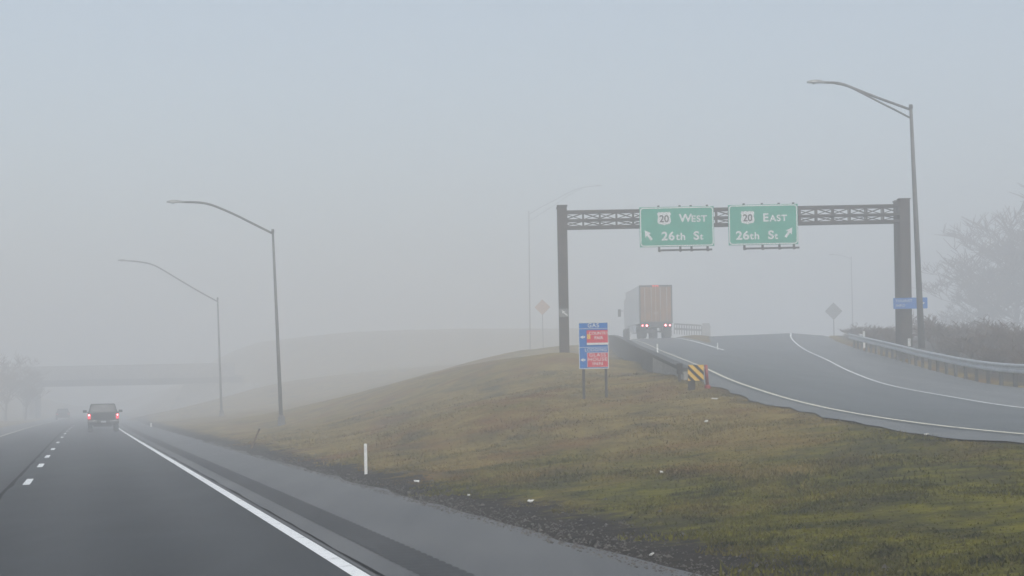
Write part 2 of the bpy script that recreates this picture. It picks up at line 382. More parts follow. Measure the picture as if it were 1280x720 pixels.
def grass_mat(name, blades=False):
    m = bpy.data.materials.new(name); m.use_nodes = True
    n = m.node_tree.nodes; l = m.node_tree.links; b = n['Principled BSDF']; b.inputs['Roughness'].default_value = .9; b.inputs['Specular IOR Level'].default_value = .05
    geo = n.new('ShaderNodeNewGeometry'); pos = geo.outputs['Position']
    def noise(scale, detail=5, rough=.6, st=None):
        t = n.new('ShaderNodeTexNoise'); t.inputs['Scale'].default_value = scale; t.inputs['Detail'].default_value = detail; t.inputs['Roughness'].default_value = rough
        if st:
            mp = n.new('ShaderNodeMapping'); mp.inputs['Scale'].default_value = st; l.new(pos, mp.inputs[0]); l.new(mp.outputs[0], t.inputs['Vector'])
        else: l.new(pos, t.inputs['Vector'])
        return t.outputs['Fac']
    def mrange(v, a, c, lo=0, hi=1):
        r = n.new('ShaderNodeMapRange'); r.inputs['From Min'].default_value = a; r.inputs['From Max'].default_value = c
        r.inputs['To Min'].default_value = lo; r.inputs['To Max'].default_value = hi; l.new(v, r.inputs[0]); return r.outputs[0]
    def mix(f, A_, B_):
        x = n.new('ShaderNodeMix'); x.data_type = 'RGBA'
        l.new(f, x.inputs['Factor'])
        for k, v in (('A', A_), ('B', B_)):
            if isinstance(v, tuple): x.inputs[k].default_value = (*v, 1)
            else: l.new(v, x.inputs[k])
        return x.outputs['Result']
    def mth(op, a, c):
        x = n.new('ShaderNodeMath'); x.operation = op
        for i, v in enumerate((a, c)):
            if isinstance(v, (int, float)): x.inputs[i].default_value = v
            else: l.new(v, x.inputs[i])
        return x.outputs[0]
    sep = n.new('ShaderNodeSeparateXYZ'); l.new(pos, sep.inputs[0])
    tan = mix(mrange(noise(.9, 6), .35, .65), (.15,.105,.026), (.25,.182,.055))
    red = mix(mrange(noise(.35, 4, st=(1,.6,1)), .5, .66), tan, (.16,.078,.02))
    # greener, lusher turf in the wet low part of the bank nearest the highway
    gy_ = mrange(sep.outputs['Y'], 14, 46, 1, 0)
    gf = mth('MULTIPLY', mrange(mth('ADD', mth('MULTIPLY', noise(.42, 5, st=(1,.55,1)), 1.0), mth('MULTIPLY', gy_, .42)), .56, .82), 1.0)
    grn = mix(mrange(noise(1.7, 5), .35, .65), (.022,.024,.003), (.15,.138,.008))
    c = mix(gf, red, grn)
    dk = mrange(noise(.55, 6, .65, st=(1,.5,1)), .5, .68)
    c = mix(mth('MULTIPLY', dk, .9), c, (.04,.037,.014))
    c = mix(mth('MULTIPLY', mrange(noise(9, 4), .52, .7), .6), c, (.035,.03,.017))
    c = mix(mth('MULTIPLY', mrange(noise(14, 3), .58, .74), .5), c, (.26,.21,.125))
    if not blades:
        at = n.new('ShaderNodeAttribute'); at.attribute_name = 'verge'
        d = mrange(mth('ADD', at.outputs['Fac'], mth('MULTIPLY', mth('SUBTRACT', noise(1.5, 9, .72), .5), 3.4)), .95, 1.35, 1, 0)
        dirt = mix(mrange(noise(3, 6), .35, .7), (.012,.01,.007), (.042,.033,.024))
        c = mix(d, c, dirt)
        at2 = n.new('ShaderNodeAttribute'); at2.attribute_name = 'ramp_verge'
        d2 = mth('MULTIPLY', mrange(mth('ADD', at2.outputs['Fac'], mth('MULTIPLY', mth('SUBTRACT', noise(1.3, 5), .5), 2.6)), .1, .5, 1, 0), .45)
        c = mix(d2, c, dirt)
        at3 = n.new('ShaderNodeAttribute'); at3.attribute_name = 'scrub'
        c = mix(at3.outputs['Fac'], c, mix(mrange(noise(2, 6), .35, .7), (.022,.018,.014), (.06,.046,.032)))
        bp = n.new('ShaderNodeBump'); bp.inputs['Strength'].default_value = .9; bp.inputs['Distance'].default_value = .07
        l.new(noise(7, 6, .7), bp.inputs['Height']); l.new(bp.outputs[0], b.inputs['Normal'])
    l.new(c, b.inputs['Base Color'])
    return m
me.materials.append(grass_mat('bank_turf'))
g = bpy.data.objects.new('ground', me); C.objects.link(g); struct(g)

# ------------------------------------------------------------------ highway
sho = ribbon(N_SH-2.7, N_SH, 0.0, mid=3, wob=.12); struct(sho.build('shoulder', M['shoulder']))
lsh = ribbon(-7.2, N_LEFT+.12, 0.0); struct(lsh.build('median_shoulder', M['shoulder']))
hwy = struct(ribbon(N_LEFT-.1, N_EDGE+.1, .004, mid=25).build('highway', M['lane']))
at = hwy.data.attributes.new('across', 'FLOAT', 'POINT'); at.data.foreach_set('value', np.tile(np.linspace(N_LEFT-.1, N_EDGE+.1, 25), len(svals)).astype(np.float32))
sl = np.arange(-30, 170, .31)
rb = MB()
for s in sl:
    p = [road(s, 2.74, .004), road(s, 3.2, .004), road(s+.18, 3.2, .004), road(s+.18, 2.74, .004)]
    q0, q1 = road(s+.09, 2.76, .0005), road(s+.09, 3.18, .0005)
    rb.add([p[0], p[1], p[2], p[3], q0, q1], [(0,1,5,4), (4,5,2,3)])
    r0, r1 = road(s+.18, 2.74, .004), road(s+.18, 3.2, .004); r2, r3 = road(s+.31, 3.2, .004), road(s+.31, 2.74, .004)
    rb.add([r0,r1,r2,r3], [(0,1,2,3)])
struct(rb.build('rumble_strip', M['rumble'], fix=False))
struct(ribbon(N_EDGE-.08, N_EDGE+.07, .009).build('edge_line', M['white_paint']))
struct(ribbon(N_LEFT-.06, N_LEFT+.07, .009).build('median_line', M['yellow_paint']))
struct(ribbon(N_DASH-.33, N_DASH-.25, .009, wob=.03).build('pavement_joint', M['seam']))
struct(ribbon(N_EDGE+.15, N_EDGE+.18, .008, wob=.03).build('pavement_joint', M['seam']))
for k, s in enumerate((37.6, 48.3, 57.2, 67.5, 80.5, 95, 108, 120, 132, 144, 156)):
    ss = np.linspace(s-1.5, s+1.5, 5)
    struct(ribbon(N_DASH-.07, N_DASH+.07, .009, ss).build('lane_dash', M['white_paint']))

# ------------------------------------------------------------------ exit ramp
ys = np.concatenate([np.arange(-105,0,5), np.arange(0,150,1.), np.arange(150,336,5)])
def ramp_strip(f0, f1, dz, m=2, yl=ys, wob=0):
    vs = []
    for y in yl:
        x0, x1 = f0(y), f1(y); xs = [x0 + (x1-x0)*k/(m-1) for k in range(m)]
        for kk in (3, 5, 7):
            xb = float(rampc(kk, y))
            if x0 < xb < x1 and m > 2: j = min(range(1, m-1), key=lambda i: abs(xs[i]-xb)); xs[j] = xb
        for k, x in enumerate(xs):
            if wob and k == 0: x += wob*(math.sin(y*.8)*.4 + math.sin(y*2.1+2)*.35 + math.sin(y*4.7)*.25)
            vs.append((x, y, rz(min(max(x, float(rampc(1,y))), float(rampc(7,y))), y) + dz - .25*max(0, x-float(rampc(7,y))-.1)))
    return MB().add(vs, [(i*m+k, i*m+k+1, (i+1)*m+k+1, (i+1)*m+k) for i in range(len(yl)-1) for k in range(m-1)])
rc = lambda k, d=0: (lambda y: float(rampc(k, y)) + d)
struct(ramp_strip(rc(1), rc(7,.9), 0, 13, wob=.2).build('exit_ramp', M['ramp_shoulder'], smooth=True))
struct(ramp_strip(rc(3,-.15), rc(5,.15), .005, 12).build('ramp_lane', M['ramp'], smooth=True))
yv = np.concatenate([np.arange(-105,0,5), np.arange(0,150,.5)])
struct(ramp_strip(rc(3,-.05), rc(3,.05), .011, m=3, yl=yv).build('ramp_left_line', M['yellow_paint']))
struct(ramp_strip(rc(5,-.05), rc(5,.05), .011, m=3, yl=yv).build('ramp_right_line', M['white_paint']))
yg = np.arange(93, 150, 1.)
gore = lambda y: 11.25 + (y-93)*.021 + 2.2*(max(y-128,0)/30)**2
struct(ramp_strip(lambda y: gore(y)-.08, lambda y: gore(y)+.08, .011, yl=yg).build('gore_line', M['white_paint']))
# grass island between the two branches of the ramp
yi = np.arange(108, 190, 2.)
isl = MB(); vs = []
for y in yi:
    x0 = gore(min(y,150)) + .5 + max(y-150,0)*.03; wdt = .2 + (y-108)*.085
    for k in range(5):
        x = x0 + wdt*k/4; vs.append((x, y, rz(x, y) + .03 + .12*math.sin(math.pi*k/4)*min(1,(y-108)/20)))
isl.add(vs, [(i*5+k, i*5+k+1, (i+1)*5+k+1, (i+1)*5+k) for i in range(len(yi)-1) for k in range(4)])
struct(isl.build('gore_island', grass_mat('island_turf', True)))

# ------------------------------------------------------------------ grass blades on the bank
def grass():
    N = 260000
    D = 9 + 66*rng.random(N)**1.7
    x = rng.uniform(-.32, .33, N)*D; y = D
    s, n = road_sn(x, y); a = rampc(1, y)
    lim = N_SH + .8 + .6*(np.sin(s*1.3)*.4 + np.sin(s*3.1)*.35 + np.sin(s*.37)*.6)
    k = (n > lim) & (x < a + .12 - .3*rng.random(N)**2 - .2*np.abs(np.sin(y*1.7)))
    keep = rng.random(N) < .25 + .75*(np.sin(x*1.1+y*.5)*np.sin(x*.37-y*.61+1) > -.25)
    k &= keep
    x, y = x[k], y[k]; z = ground(x, y); n_ = len(x)
    h = rng.uniform(.015, .05, n_)*(1 + .5*np.sin(x*.9+1)*np.sin(y*.45)); tall = rng.random(n_) < .012; h[tall] *= 2.6
    wd = rng.uniform(.006, .014, n_)*(1 + y/45); an = rng.uniform(0, 6.28, n_)
    lx, ly = rng.normal(0, .55, n_)*h, rng.normal(0, .55, n_)*h
    ca, sa = np.cos(an)*wd, np.sin(an)*wd
    v = np.empty((n_, 3, 3), np.float32)
    v[:,0] = np.stack([x-ca, y-sa, z-.01], -1); v[:,1] = np.stack([x+ca, y+sa, z-.01], -1); v[:,2] = np.stack([x+lx, y+ly, z+h], -1)
    me = bpy.data.meshes.new('grass'); me.vertices.add(n_*3); me.vertices.foreach_set('co', v.ravel())
    me.loops.add(n_*3); me.loops.foreach_set('vertex_index', np.arange(n_*3)); me.polygons.add(n_); me.polygons.foreach_set('loop_start', np.arange(0, n_*3, 3))
    me.update(calc_edges=True)
    me.materials.append(grass_mat('dry_grass', True))
    o = bpy.data.objects.new('grass', me); C.objects.link(o)
    tag(o, 'short dry tan and green grass covering the sloping bank', 'grass', kind='stuff')
grass()

def gravel():
    N = 9000; s_ = 6 + 70*rng.random(N)**1.8; n_ = N_SH - .25 + rng.gamma(1.6, .33, N)
    p = np.array([road(a, b)[:2] for a, b in zip(s_, n_)]); z = np.maximum(ground(p[:,0], p[:,1]), np.where(n_ < N_SH, .0, -1))
    r_ = rng.uniform(.006, .022, N)*(1 + (rng.random(N) < .04)*1.3)
    base = np.array([(1,0,0),(-.5,.87,0),(-.5,-.87,0),(0,0,.8)]); f = [(0,1,3),(1,2,3),(2,0,3)]
    an = rng.uniform(0, 6.28, N); ca, sa = np.cos(an), np.sin(an)
    v = np.stack([p[:,0,None] + r_[:,None]*(base[None,:,0]*ca[:,None]-base[None,:,1]*sa[:,None]), p[:,1,None] + r_[:,None]*(base[None,:,0]*sa[:,None]+base[None,:,1]*ca[:,None]), z[:,None] + r_[:,None]*base[None,:,2]], -1)
    fs = (np.array(f)[None] + 4*np.arange(N)[:,None,None]).reshape(-1,3)
    me = bpy.data.meshes.new('gravel'); me.from_pydata(v.reshape(-1,3).tolist(), [], fs.tolist())
    me.materials.append(mat('gravel', (.03,.026,.022), .9, var=(.13,.12,.105), scale=30))
    o = bpy.data.objects.new('gravel', me); C.objects.link(o)
    tag(o, 'loose grit and clods along the ragged shoulder edge', 'gravel', kind='stuff')
gravel()

# ------------------------------------------------------------------ bridge over the highway
br = thing('overpass_bridge', 'grey concrete overpass crossing the highway, nearly lost in the fog', 'bridge', (0,0,0))
yb = 280
zb = P(100, 482, yb).z; zt = P(100, 457, yb).z
MB().box(-150, -44, yb, yb+10, zb+.95, zb+1.3).build('deck', M['concrete'], br)
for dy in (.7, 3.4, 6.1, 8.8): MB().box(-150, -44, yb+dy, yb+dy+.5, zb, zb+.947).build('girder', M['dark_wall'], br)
MB().box(-150, -44, yb-.15, yb+.2, zb+1.303, zt).build('parapet', M['concrete'], br)
pr = MB()
xp = P(29, 500, yb).x
for dy in (1.5, 5, 8.5): pr.tube([(xp, yb+dy, -.3), (xp, yb+dy, zb-.8)], .55, 12)
pr.box(xp-.6, xp+.6, yb+.6, yb+9.4, zb-.8, zb-.003)
pr.build('pier', M['concrete'], br)
xr = P(205, 500, yb).x
MB().hexa([Vector(q) for q in ((xr, yb+1, -.3), (xr+14, yb+1, -.3), (xr+14, yb+9, -.3), (xr, yb+9, -.3), (xr+3, yb+1, zb-.003), (xr+14, yb+1, zb-.003), (xr+14, yb+9, zb-.003), (xr+3, yb+9, zb-.003))]).build('abutment', M['concrete'], br)

# ------------------------------------------------------------------ retaining wall beside the ramp
def wall_path(y0, y1, st=2.):
    return [(float(rampc(1,y))-.22, y, float(rampc(2,y))) for y in np.arange(y0, y1+.1, st)]
rw = thing('retaining_wall', 'dark stained concrete wall holding up the left edge of the ramp', 'wall', (0,0,0))
wp = wall_path(56, 150)
wprof = [(.12,-3.2),(.12,.2),(-.12,.2),(-.2,-3.2)]
MB().sweep(wall_path(69, 150), wprof).build('wall', M['dark_wall'], rw)
tag(MB().sweep(wall_path(56, 68.9, 1.29), wprof).build('wall', M['concrete'], rw), 'pale newer concrete section at the near end of the wall')
MB().sweep([(x,y,z+.203) for x,y,z in wp], [(.16,0),(.16,.12),(-.17,.12),(-.17,0)]).build('coping', M['dark_wall'], rw)

# ------------------------------------------------------------------ steel guardrail on the right of the ramp
def guardrail(label, x_of, z_of, y0, y1, side=1):
    """w-beam rail with posts and block-outs along a curve"""
    root = thing('guardrail', label, 'guardrail')
    pts = [(x_of(y), y, z_of(y)) for y in np.arange(y0, y1+.1, 1.0)]
    w_ = [(-.0,.44),(-.045,.475),(-.045,.515),(-.0,.56),(0,.62),(-.045,.665),(-.045,.705),(0,.75)]
    prof = w_ + [(a+.012, b) for a, b in w_[::-1]]
    MB().sweep(pts, prof).build('rail', M['galv'], root)
    L = 0; nxt = .5
    for (p, q) in zip(pts[:-1], pts[1:]):
        d = math.dist(p, q)
        while nxt <= L + d:
            t = (nxt-L)/d; x, y, z = [p[i]+(q[i]-p[i])*t for i in range(3)]
            MB().box(x+.17*side-.05, x+.17*side+.05, y-.075, y+.075, z-.6, z+.74).build('post', M['dpost'], root)
            MB().box(x+.016, x+.118, y-.07, y+.07, z+.45, z+.73).build('spacer_block', M['dpost'], root)
            nxt += 1.905
        L += d
    return root
guardrail('long galvanised steel guardrail curving up the right side of the ramp', rc(7,.1), rc(8), 12, 101)
zr = lambda y: rz(min(gore(150)+2+(y-140)*.4, 40), y)

# bridge rail beyond the gore island with a pale end post
br2 = thing('bridge_railing', 'faint dark barred railing beyond the ramp gore, right of the truck', 'railing')
a, b = P(843,412,192), P(877,414,192)
MB().bar(a+Vector((0,0,.62)), b+Vector((0,0,.62)), .14, .16).build('top_rail', M['frame_dark'], br2)
MB().bar(a+Vector((0,0,.1)), b+Vector((0,0,.1)), .2, .22).build('bottom_rail', M['frame_dark'], br2)
for k in range(12):
    p = a.lerp(b, k/11); MB().box(p.x-.05, p.x+.05, p.y-.05, p.y+.05, p.z-.5, p.z+.56).build('baluster', M['frame_dark'], br2)
e = tag(MB().prism([(-.42,-.9),(.42,-.9),(.42,.55),(.3,.86),(-.42,.86)], -.3, .3).build('barrier_end', M['concrete'], bevel=.03), 'pale concrete end block at the right end of the faint railing', 'barrier')
e.location = P(883,414,192)

# ------------------------------------------------------------------ lettering
def text(body, size, m, parent, x, z, y, align='LEFT', bold=.02, sx=1.0, name='lettering', space=1.0):
    cu = bpy.data.curves.new('t', 'FONT'); cu.body = body; cu.size = size; cu.align_x = align; cu.offset = bold*size; cu.extrude = .003; cu.space_character = space
    to = bpy.data.objects.new('t', cu); C.objects.link(to)
    bpy.context.view_layer.update()
    me = bpy.data.meshes.new_from_object(to.evaluated_get(bpy.context.evaluated_depsgraph_get()))
    bpy.data.objects.remove(to); bpy.data.curves.remove(cu)
    me.materials.clear(); me.materials.append(m)
    o = bpy.data.objects.new(name, me); C.objects.link(o); o.parent = parent
    o.location = (x, y, z); o.rotation_euler = (R(90), 0, 0); o.scale = (sx, 1, 1)
    return o
def rrect(w_, h_, r, n=5):
    pts = []
    for cx, cz, a0 in ((w_/2-r, h_/2-r, 0), (-w_/2+r, h_/2-r, 90), (-w_/2+r, -h_/2+r, 180), (w_/2-r, -h_/2+r, 270)):
        for k in range(n+1):
            a = R(a0 + 90*k/n); pts.append((cx + r*math.cos(a), cz + r*math.sin(a)))
    return pts
def ring(outer, inner, y0, y1):
    b = MB(); n = len(outer)
    vs = [(x,y0,z) for x,z in outer] + [(x,y0,z) for x,z in inner] + [(x,y1,z) for x,z in outer] + [(x,y1,z) for x,z in inner]
    fs = []
    for i in range(n):
        j = (i+1)%n; fs += [(i,j,n+j,n+i), (2*n+i,3*n+i,3*n+j,2*n+j), (i,2*n+i,2*n+j,j), (n+i,n+j,3*n+j,3*n+i)]
    return b.add(vs, fs)
def arrow(tail, head, w_, hw, hl):
    t = Vector(tail); h = Vector(head); d = (h-t).normalized(); s = Vector((-d.y, d.x)); nck = h - d*hl
    return [tuple(q) for q in (t-s*w_/2, nck-s*w_/2, nck-s*hw/2 - d*.04, h, nck+s*hw/2 - d*.04, nck+s*w_/2, t+s*w_/2)]

# ------------------------------------------------------------------ overhead sign gantry
GY = 84.0
def pz(px, py, D=GY): return P(px, py, D).z
gl, gr_ = P(706, 440, GY), P(1131, 435, GY)
ga = thing('sign_gantry', 'brown weathered steel truss gantry spanning the exit ramp', 'gantry', (0,0,0))
def column(x, w_, ztop, legs, base):
    b = MB(); t = .035
    for y in legs:   # rolled I-section legs
        b.box(x-w_/2, x+w_/2, y-.2, y-.2+t, base, ztop); b.box(x-w_/2, x+w_/2, y+.2-t, y+.2, base, ztop)
        b.box(x-.06, x+.06, y-.2+t+.001, y+.2-t-.001, base, ztop)
        b.box(x-w_/2-.03, x+w_/2+.03, y-.24, y+.24, ztop+.001, ztop+.05)
    for z in np.arange(base+1.2, ztop-1.2, 1.5): b.bar((x, legs[0]+.2, z), (x, legs[-1]-.2, z+.7), .07)
    return b.build('column', M['rusty'], ga)
ztl = pz(704.5, 258); ztr = pz(1131, 249.5)
legs = (GY, GY+.95)
column(gl.x, .44, ztl, legs, gz(gl.x, GY)-.4)
column(gr_.x+.08, .5, ztr, (GY, GY+.95), gz(gr_.x, GY)-.4)
x0, x1 = gl.x+.2, gr_.x-.12
zc = [pz(760, 264), pz(760, 274.5), pz(760, 283.5)]
for nm, z, h in (('top_chord', zc[0], .13), ('middle_chord', zc[1], .09), ('bottom_chord', zc[2], .14)):
    b = MB()
    for y in (GY-.02, GY+.42): b.box(x0, x1, y-.07, y+.07, z-h/2, z+h/2)
    for x in np.linspace(x0, x1, 11): b.box(x-.04, x+.04, GY+.052, GY+.348, z-.04, z+.04)
    b.build(nm, M['rusty'], ga)
npan = 20
for j, y in enumerate((GY-.02, GY+.42)):
    wb = MB()
    for k in range(npan+1):
        x = x0 + (x1-x0)*k/npan; hwb = .045 if j == 0 else .02; wb.box(x-hwb, x+hwb, y-.035, y+.035, zc[2], zc[0])
        if k < npan:
            xa, xb = (x, x+(x1-x0)/npan) if (k+j) % 2 else (x+(x1-x0)/npan, x)
            for lo, hi in ((zc[0]-.08, zc[1]+.06), (zc[1]-.06, zc[2]+.09)):
                wb.bar((xa, y, lo), (xb, y, hi), .055 if j == 0 else .035)
    wb.build('lattice', M['rusty'], ga)

def shield_poly(cx, cz, w_, h_):
    half = [(0,.44),(.14,.49),(.30,.43),(.40,.49),(.5,.33),(.43,.16),(.47,-.05),(.49,-.22),(.42,-.38),(.25,-.43),(.10,-.45),(0,-.52)]
    pts = half + [(-x,z) for x, z in half[-2:0:-1]]
    return [(cx+x*w_, cz+z*h_) for x, z in pts[::-1]]
def overhead(label, px0, px1, py0, py1, word, spec):
    D = GY - .55; a, b = P(px0, py0, D), P(px1, py1, D); cx, cz = (a.x+b.x)/2, (a.z+b.z)/2
    w_, h_ = b.x-a.x, pz((px0+px1)/2, py0, D) - pz((px0+px1)/2, py1, D); cz = (pz((px0+px1)/2, py0, D) + pz((px0+px1)/2, py1, D))/2
    t = thing('overhead_sign', label, 'sign', (cx, D, cz))
    X0, X1, Y0, Y1 = spec['frame']
    fx = lambda v: (v-(X0+X1)/2)/(X1-X0)*w_
    fz = lambda v: ((Y0+Y1)/2-v)/(Y1-Y0)*h_
    r = .16
    MB().prism([(-w_/2,-h_/2),(w_/2,-h_/2),(w_/2,h_/2),(-w_/2,h_/2)], .012, .035).build('backing', M['sign_green'], t)
    MB().prism(rrect(w_-.03, h_-.03, r), 0, .0115).build('panel', M['sign_green'], t)
    ring(rrect(w_-.05, h_-.05, r), rrect(w_-.15, h_-.15, r-.04), -.004, -.001).build('border', M['white'], t)
    sx_, sz_ = fx(spec['shield'][0]), fz(spec['shield'][1])
    sh = MB().prism(shield_poly(sx_, sz_, .66, .64), -.005, -.001).build('route_shield', M['white'], t)
    text('20', .46, M['black'], sh, sx_, sz_-.17, -.007, 'CENTER', .018)
    k = .72
    text(word[0], .385/k, M['white'], t, fx(spec['word'][0]), fz(spec['word'][2]), -.006, sx=1.05, bold=.028)
    text(word[1:], .30/k, M['white'], t, fx(spec['word'][1]), fz(spec['word'][2]), -.006, sx=1.05, bold=.028, space=1.14)
    text('26', .4/k, M['white'], t, fx(spec['st'][0]), fz(spec['st'][3]), -.006, bold=.03, space=1.08, sx=1.1)
    text('th', .4/k*.85, M['white'], t, fx(spec['st'][1])-.02, fz(spec['st'][3]), -.006, bold=.026, space=1.12, sx=1.1)
    text('S', .4/k, M['white'], t, fx(spec['st'][2]), fz(spec['st'][3]), -.006, bold=.03, sx=1.1)
    text('t', .39/k*.78, M['white'], t, fx(spec['st'][2])+.31, fz(spec['st'][3]), -.006, bold=.026, sx=1.1)
    ta, he = spec['arrow']
    MB().prism(arrow((fx(ta[0]), fz(ta[1])), (fx(he[0]), fz(he[1])), .12, .36, .27), -.005, -.001).build('arrow', M['white'], t)
    fr = MB()
    for v in spec['arms']:     # z-bar posts behind the panel and the light arms that reach out below it
        x = fx(v); fr.box(x-.05, x+.05, .038, .14, -h_/2-.22, h_/2+.07); fr.bar((x, .1, -h_/2-.2), (x, -.75, -h_/2-.22), .07)
    fr.build('mounting_frame', M['frame_dark'], t)
    MB().box(fx(spec['bar'][0]), fx(spec['bar'][1]), -.85, -.75, -h_/2-.27, -h_/2-.19).build('light_rail', M['frame_dark'], t)
    for v in spec['arms']:
        x = fx(v)
        for z in (zc[0], zc[2]): MB().bar((x, .1, z-cz), (x, .46, z-cz), .08).build('hanger', M['frame_dark'], t)
overhead('green overhead sign reading 20 West 26th St with arrow up left', 799, 893, 258.3, 308.3, 'WEST',
    dict(frame=(35,1000,80,600), shield=(355,230), word=(550,705,280), st=(315,508,730,512), arrow=((190,508),(100,380)), arms=(285,560,705,915), bar=(260,945)))
overhead('green overhead sign reading 20 East 26th St with arrow up right', 910, 998, 255.5, 306, 'EAST',
    dict(frame=(50,960,60,580), shield=(303,225), word=(500,592,278), st=(145,333,565,505), arrow=((792,488),(886,362)), arms=(257,495,715,905), bar=(230,935)))

# little signs on the gantry columns
p = P(705, 391, GY-.3)
ms = thing('arrow_sign', 'small dark square sign with a white arrow on the left gantry column', 'sign', p)
MB().box(-.23,.23,0,.02,-.2,.2).build('panel', M['sign_back'], ms)
MB().prism(arrow((.16,-.13),(-.12,.12), .06, .18, .14), -.004, -.001).build('arrow', M['white'], ms)
p = P(1138, 379, GY-.4)
ts = thing('blue_sign', 'long blue sign strapped across the right gantry column', 'sign', p)
MB().prism(rrect(1.62,.52,.04), 0, .02).build('panel', M['sign_blue'], ts)
text('TOURIST', .17, M['white'], ts, -.7, .06, -.004, bold=.01, space=1.2); text('INFO', .17, M['white'], ts, -.7, -.16, -.004, bold=.01, space=1.2)
MB().prism(arrow((.45,0),(.7,0), .05, .16, .11), -.004, -.001).build('arrow', M['white'], ts)
MB().box(-.35,.2,.022,.1,-.12,.12).build('bracket', M['galv'], ts)

# ------------------------------------------------------------------ blue services sign on the bank
p0, p1 = P(731, 502, 52), P(759.5, 494, 52.9)
D = 52.3; c = P(742, 432, D)
sv = thing('services_sign', 'blue motorist services sign with two red panels standing on the bank', 'sign', c, R(-3))
W_, H_ = .88, 1.38
MB().prism(rrect(W_, H_, .03), 0, .02).build('panel', M['sign_blue'], sv)
ring(rrect(W_, H_, .03), rrect(W_-.035, H_-.035, .02), -.004, -.001).build('border', M['white'], sv)
for z in (.5, -.055): MB().box(-W_/2+.02, W_/2-.02, -.004, -.001, z, z+.012).build('divider', M['white'], sv)
text('GAS', .17, M['white'], sv, 0, .545, -.005, 'CENTER', .012, space=1.15)
text('LODGING', .135, M['white'], sv, .06, -.17, -.005, 'CENTER', .01, space=1.1)
for z in (.26, -.42): MB().prism(arrow((-.25,z),(-.4,z), .045, .13, .075), -.004, -.001).build('arrow', M['white'], sv)
lp = MB().box(-.2, .425, -.008, -.001, .02, .46).build('logo_panel', M['sign_red'], sv)
text('COUNTRY', .12, M['white'], lp, .155, .325, -.011, 'CENTER', .008); text('FAIR', .13, M['white'], lp, .155, .185, -.011, 'CENTER', .012)
MB().box(-.19, -.09, -.012, -.0085, .2, .34).build('emblem', M['yellow'], lp)
MB().box(-.2, .425, -.012, -.0085, .022, .085).build('price_strip', M['white'], lp)
lq = MB().box(-.2, .425, -.008, -.001, -.645, -.205).build('logo_panel', M['sign_red'], sv)
for k, tx in enumerate(('GLASS', 'HOUSE', 'INN')): text(tx, .14, M['white'], lq, .11, -.325-.13*k, -.011, 'CENTER', .008, sx=1.15, space=1.15)
ring([(.425,-.645),(.425,-.205),(-.2,-.205),(-.2,-.645)], [(.415,-.635),(.415,-.215),(-.19,-.215),(-.19,-.635)], -.012, -.0085).build('panel_border', M['white'], lq)
for px in (729.5, 757.5):
    x = P(px, 470, D).x - c.x
    zb_ = gz(c.x+x, D) - c.z
    MB().box(x-.04, x+.04, .024, .1, zb_-.4, .6).build('post', M['dpost'], sv)

# ------------------------------------------------------------------ gore end treatment
p = P(869.7, 466, 51.2)
gzp = gz(p.x-.1, 51.2)
cu = thing('hazard_marker', 'yellow and black striped hazard panel at the nose of the ramp wall', 'hazard marker', (p.x, 51.2, gzp))
zc_ = p.z - gzp
MB().box(-.23,.23,0,.02,zc_-.23,zc_+.23).build('panel', M['yellow'], cu)
def clip_band(o0, o1, h=.23, w_=.23):
    # diagonal stripe: z = -x + c, between c=o0 and c=o1
    def line(c, keep_ge, poly):
        out = []
        for i in range(len(poly)):
            a, b = poly[i], poly[(i+1)%len(poly)]; fa = a[0]+a[1]-c; fb = b[0]+b[1]-c
            if not keep_ge: fa, fb = -fa, -fb
            if fa >= 0: out.append(a)
            if fa*fb < 0: t = fa/(fa-fb); out.append((a[0]+(b[0]-a[0])*t, a[1]+(b[1]-a[1])*t))
        return out
    return line(o1, False, line(o0, True, [(-w_,-h),(w_,-h),(w_,h),(-w_,h)]))
for o0 in (-.37, -.11, .15):
    q = clip_band(o0, o0+.115)
    if len(q) > 2: MB().prism([(x, zc_+z) for x, z in q], -.004, -.001).build('stripe', M['black'], cu)
MB().box(-.22,-.02,.03,.2,-.3,zc_-.1).build('post', M['frame_dark'], cu)
MB().box(-.2,.2,.022,.03,zc_-.2,zc_+.2).build('back_brace', M['frame_dark'], cu)
p = P(849.5, 461, 55.3)
bb = thing('marker_post', 'small dark rectangular marker plate at the near end of the ramp wall', 'marker', (p.x, 55.3, gz(p.x, 55.3)))
h0 = p.z - gz(p.x, 55.3)
MB().box(-.095,.095,0,.03,h0-.17,h0+.17).build('plate', M['black'], bb); MB().box(-.04,.04,.032,.11,-.3,h0+.1).build('post', M['dpost'], bb)
p = P(884.5, 490, 51.5); zg = gz(p.x, p.y)
rp = thing('bollard', 'dull red marker post beside the striped hazard panel', 'post', (p.x, p.y, zg), ry=R(-3))
MB().tube([(0,0,-.2),(0,0,.06),(0,0,.1)], [.1,.095,.075], 12).build('base', M['redpost'], rp, True)
MB().tube([(0,0,.101),(0,0,P(884.5,456,51.5).z-zg)], .05, 12).build('tube', M['redpost'], rp, True)

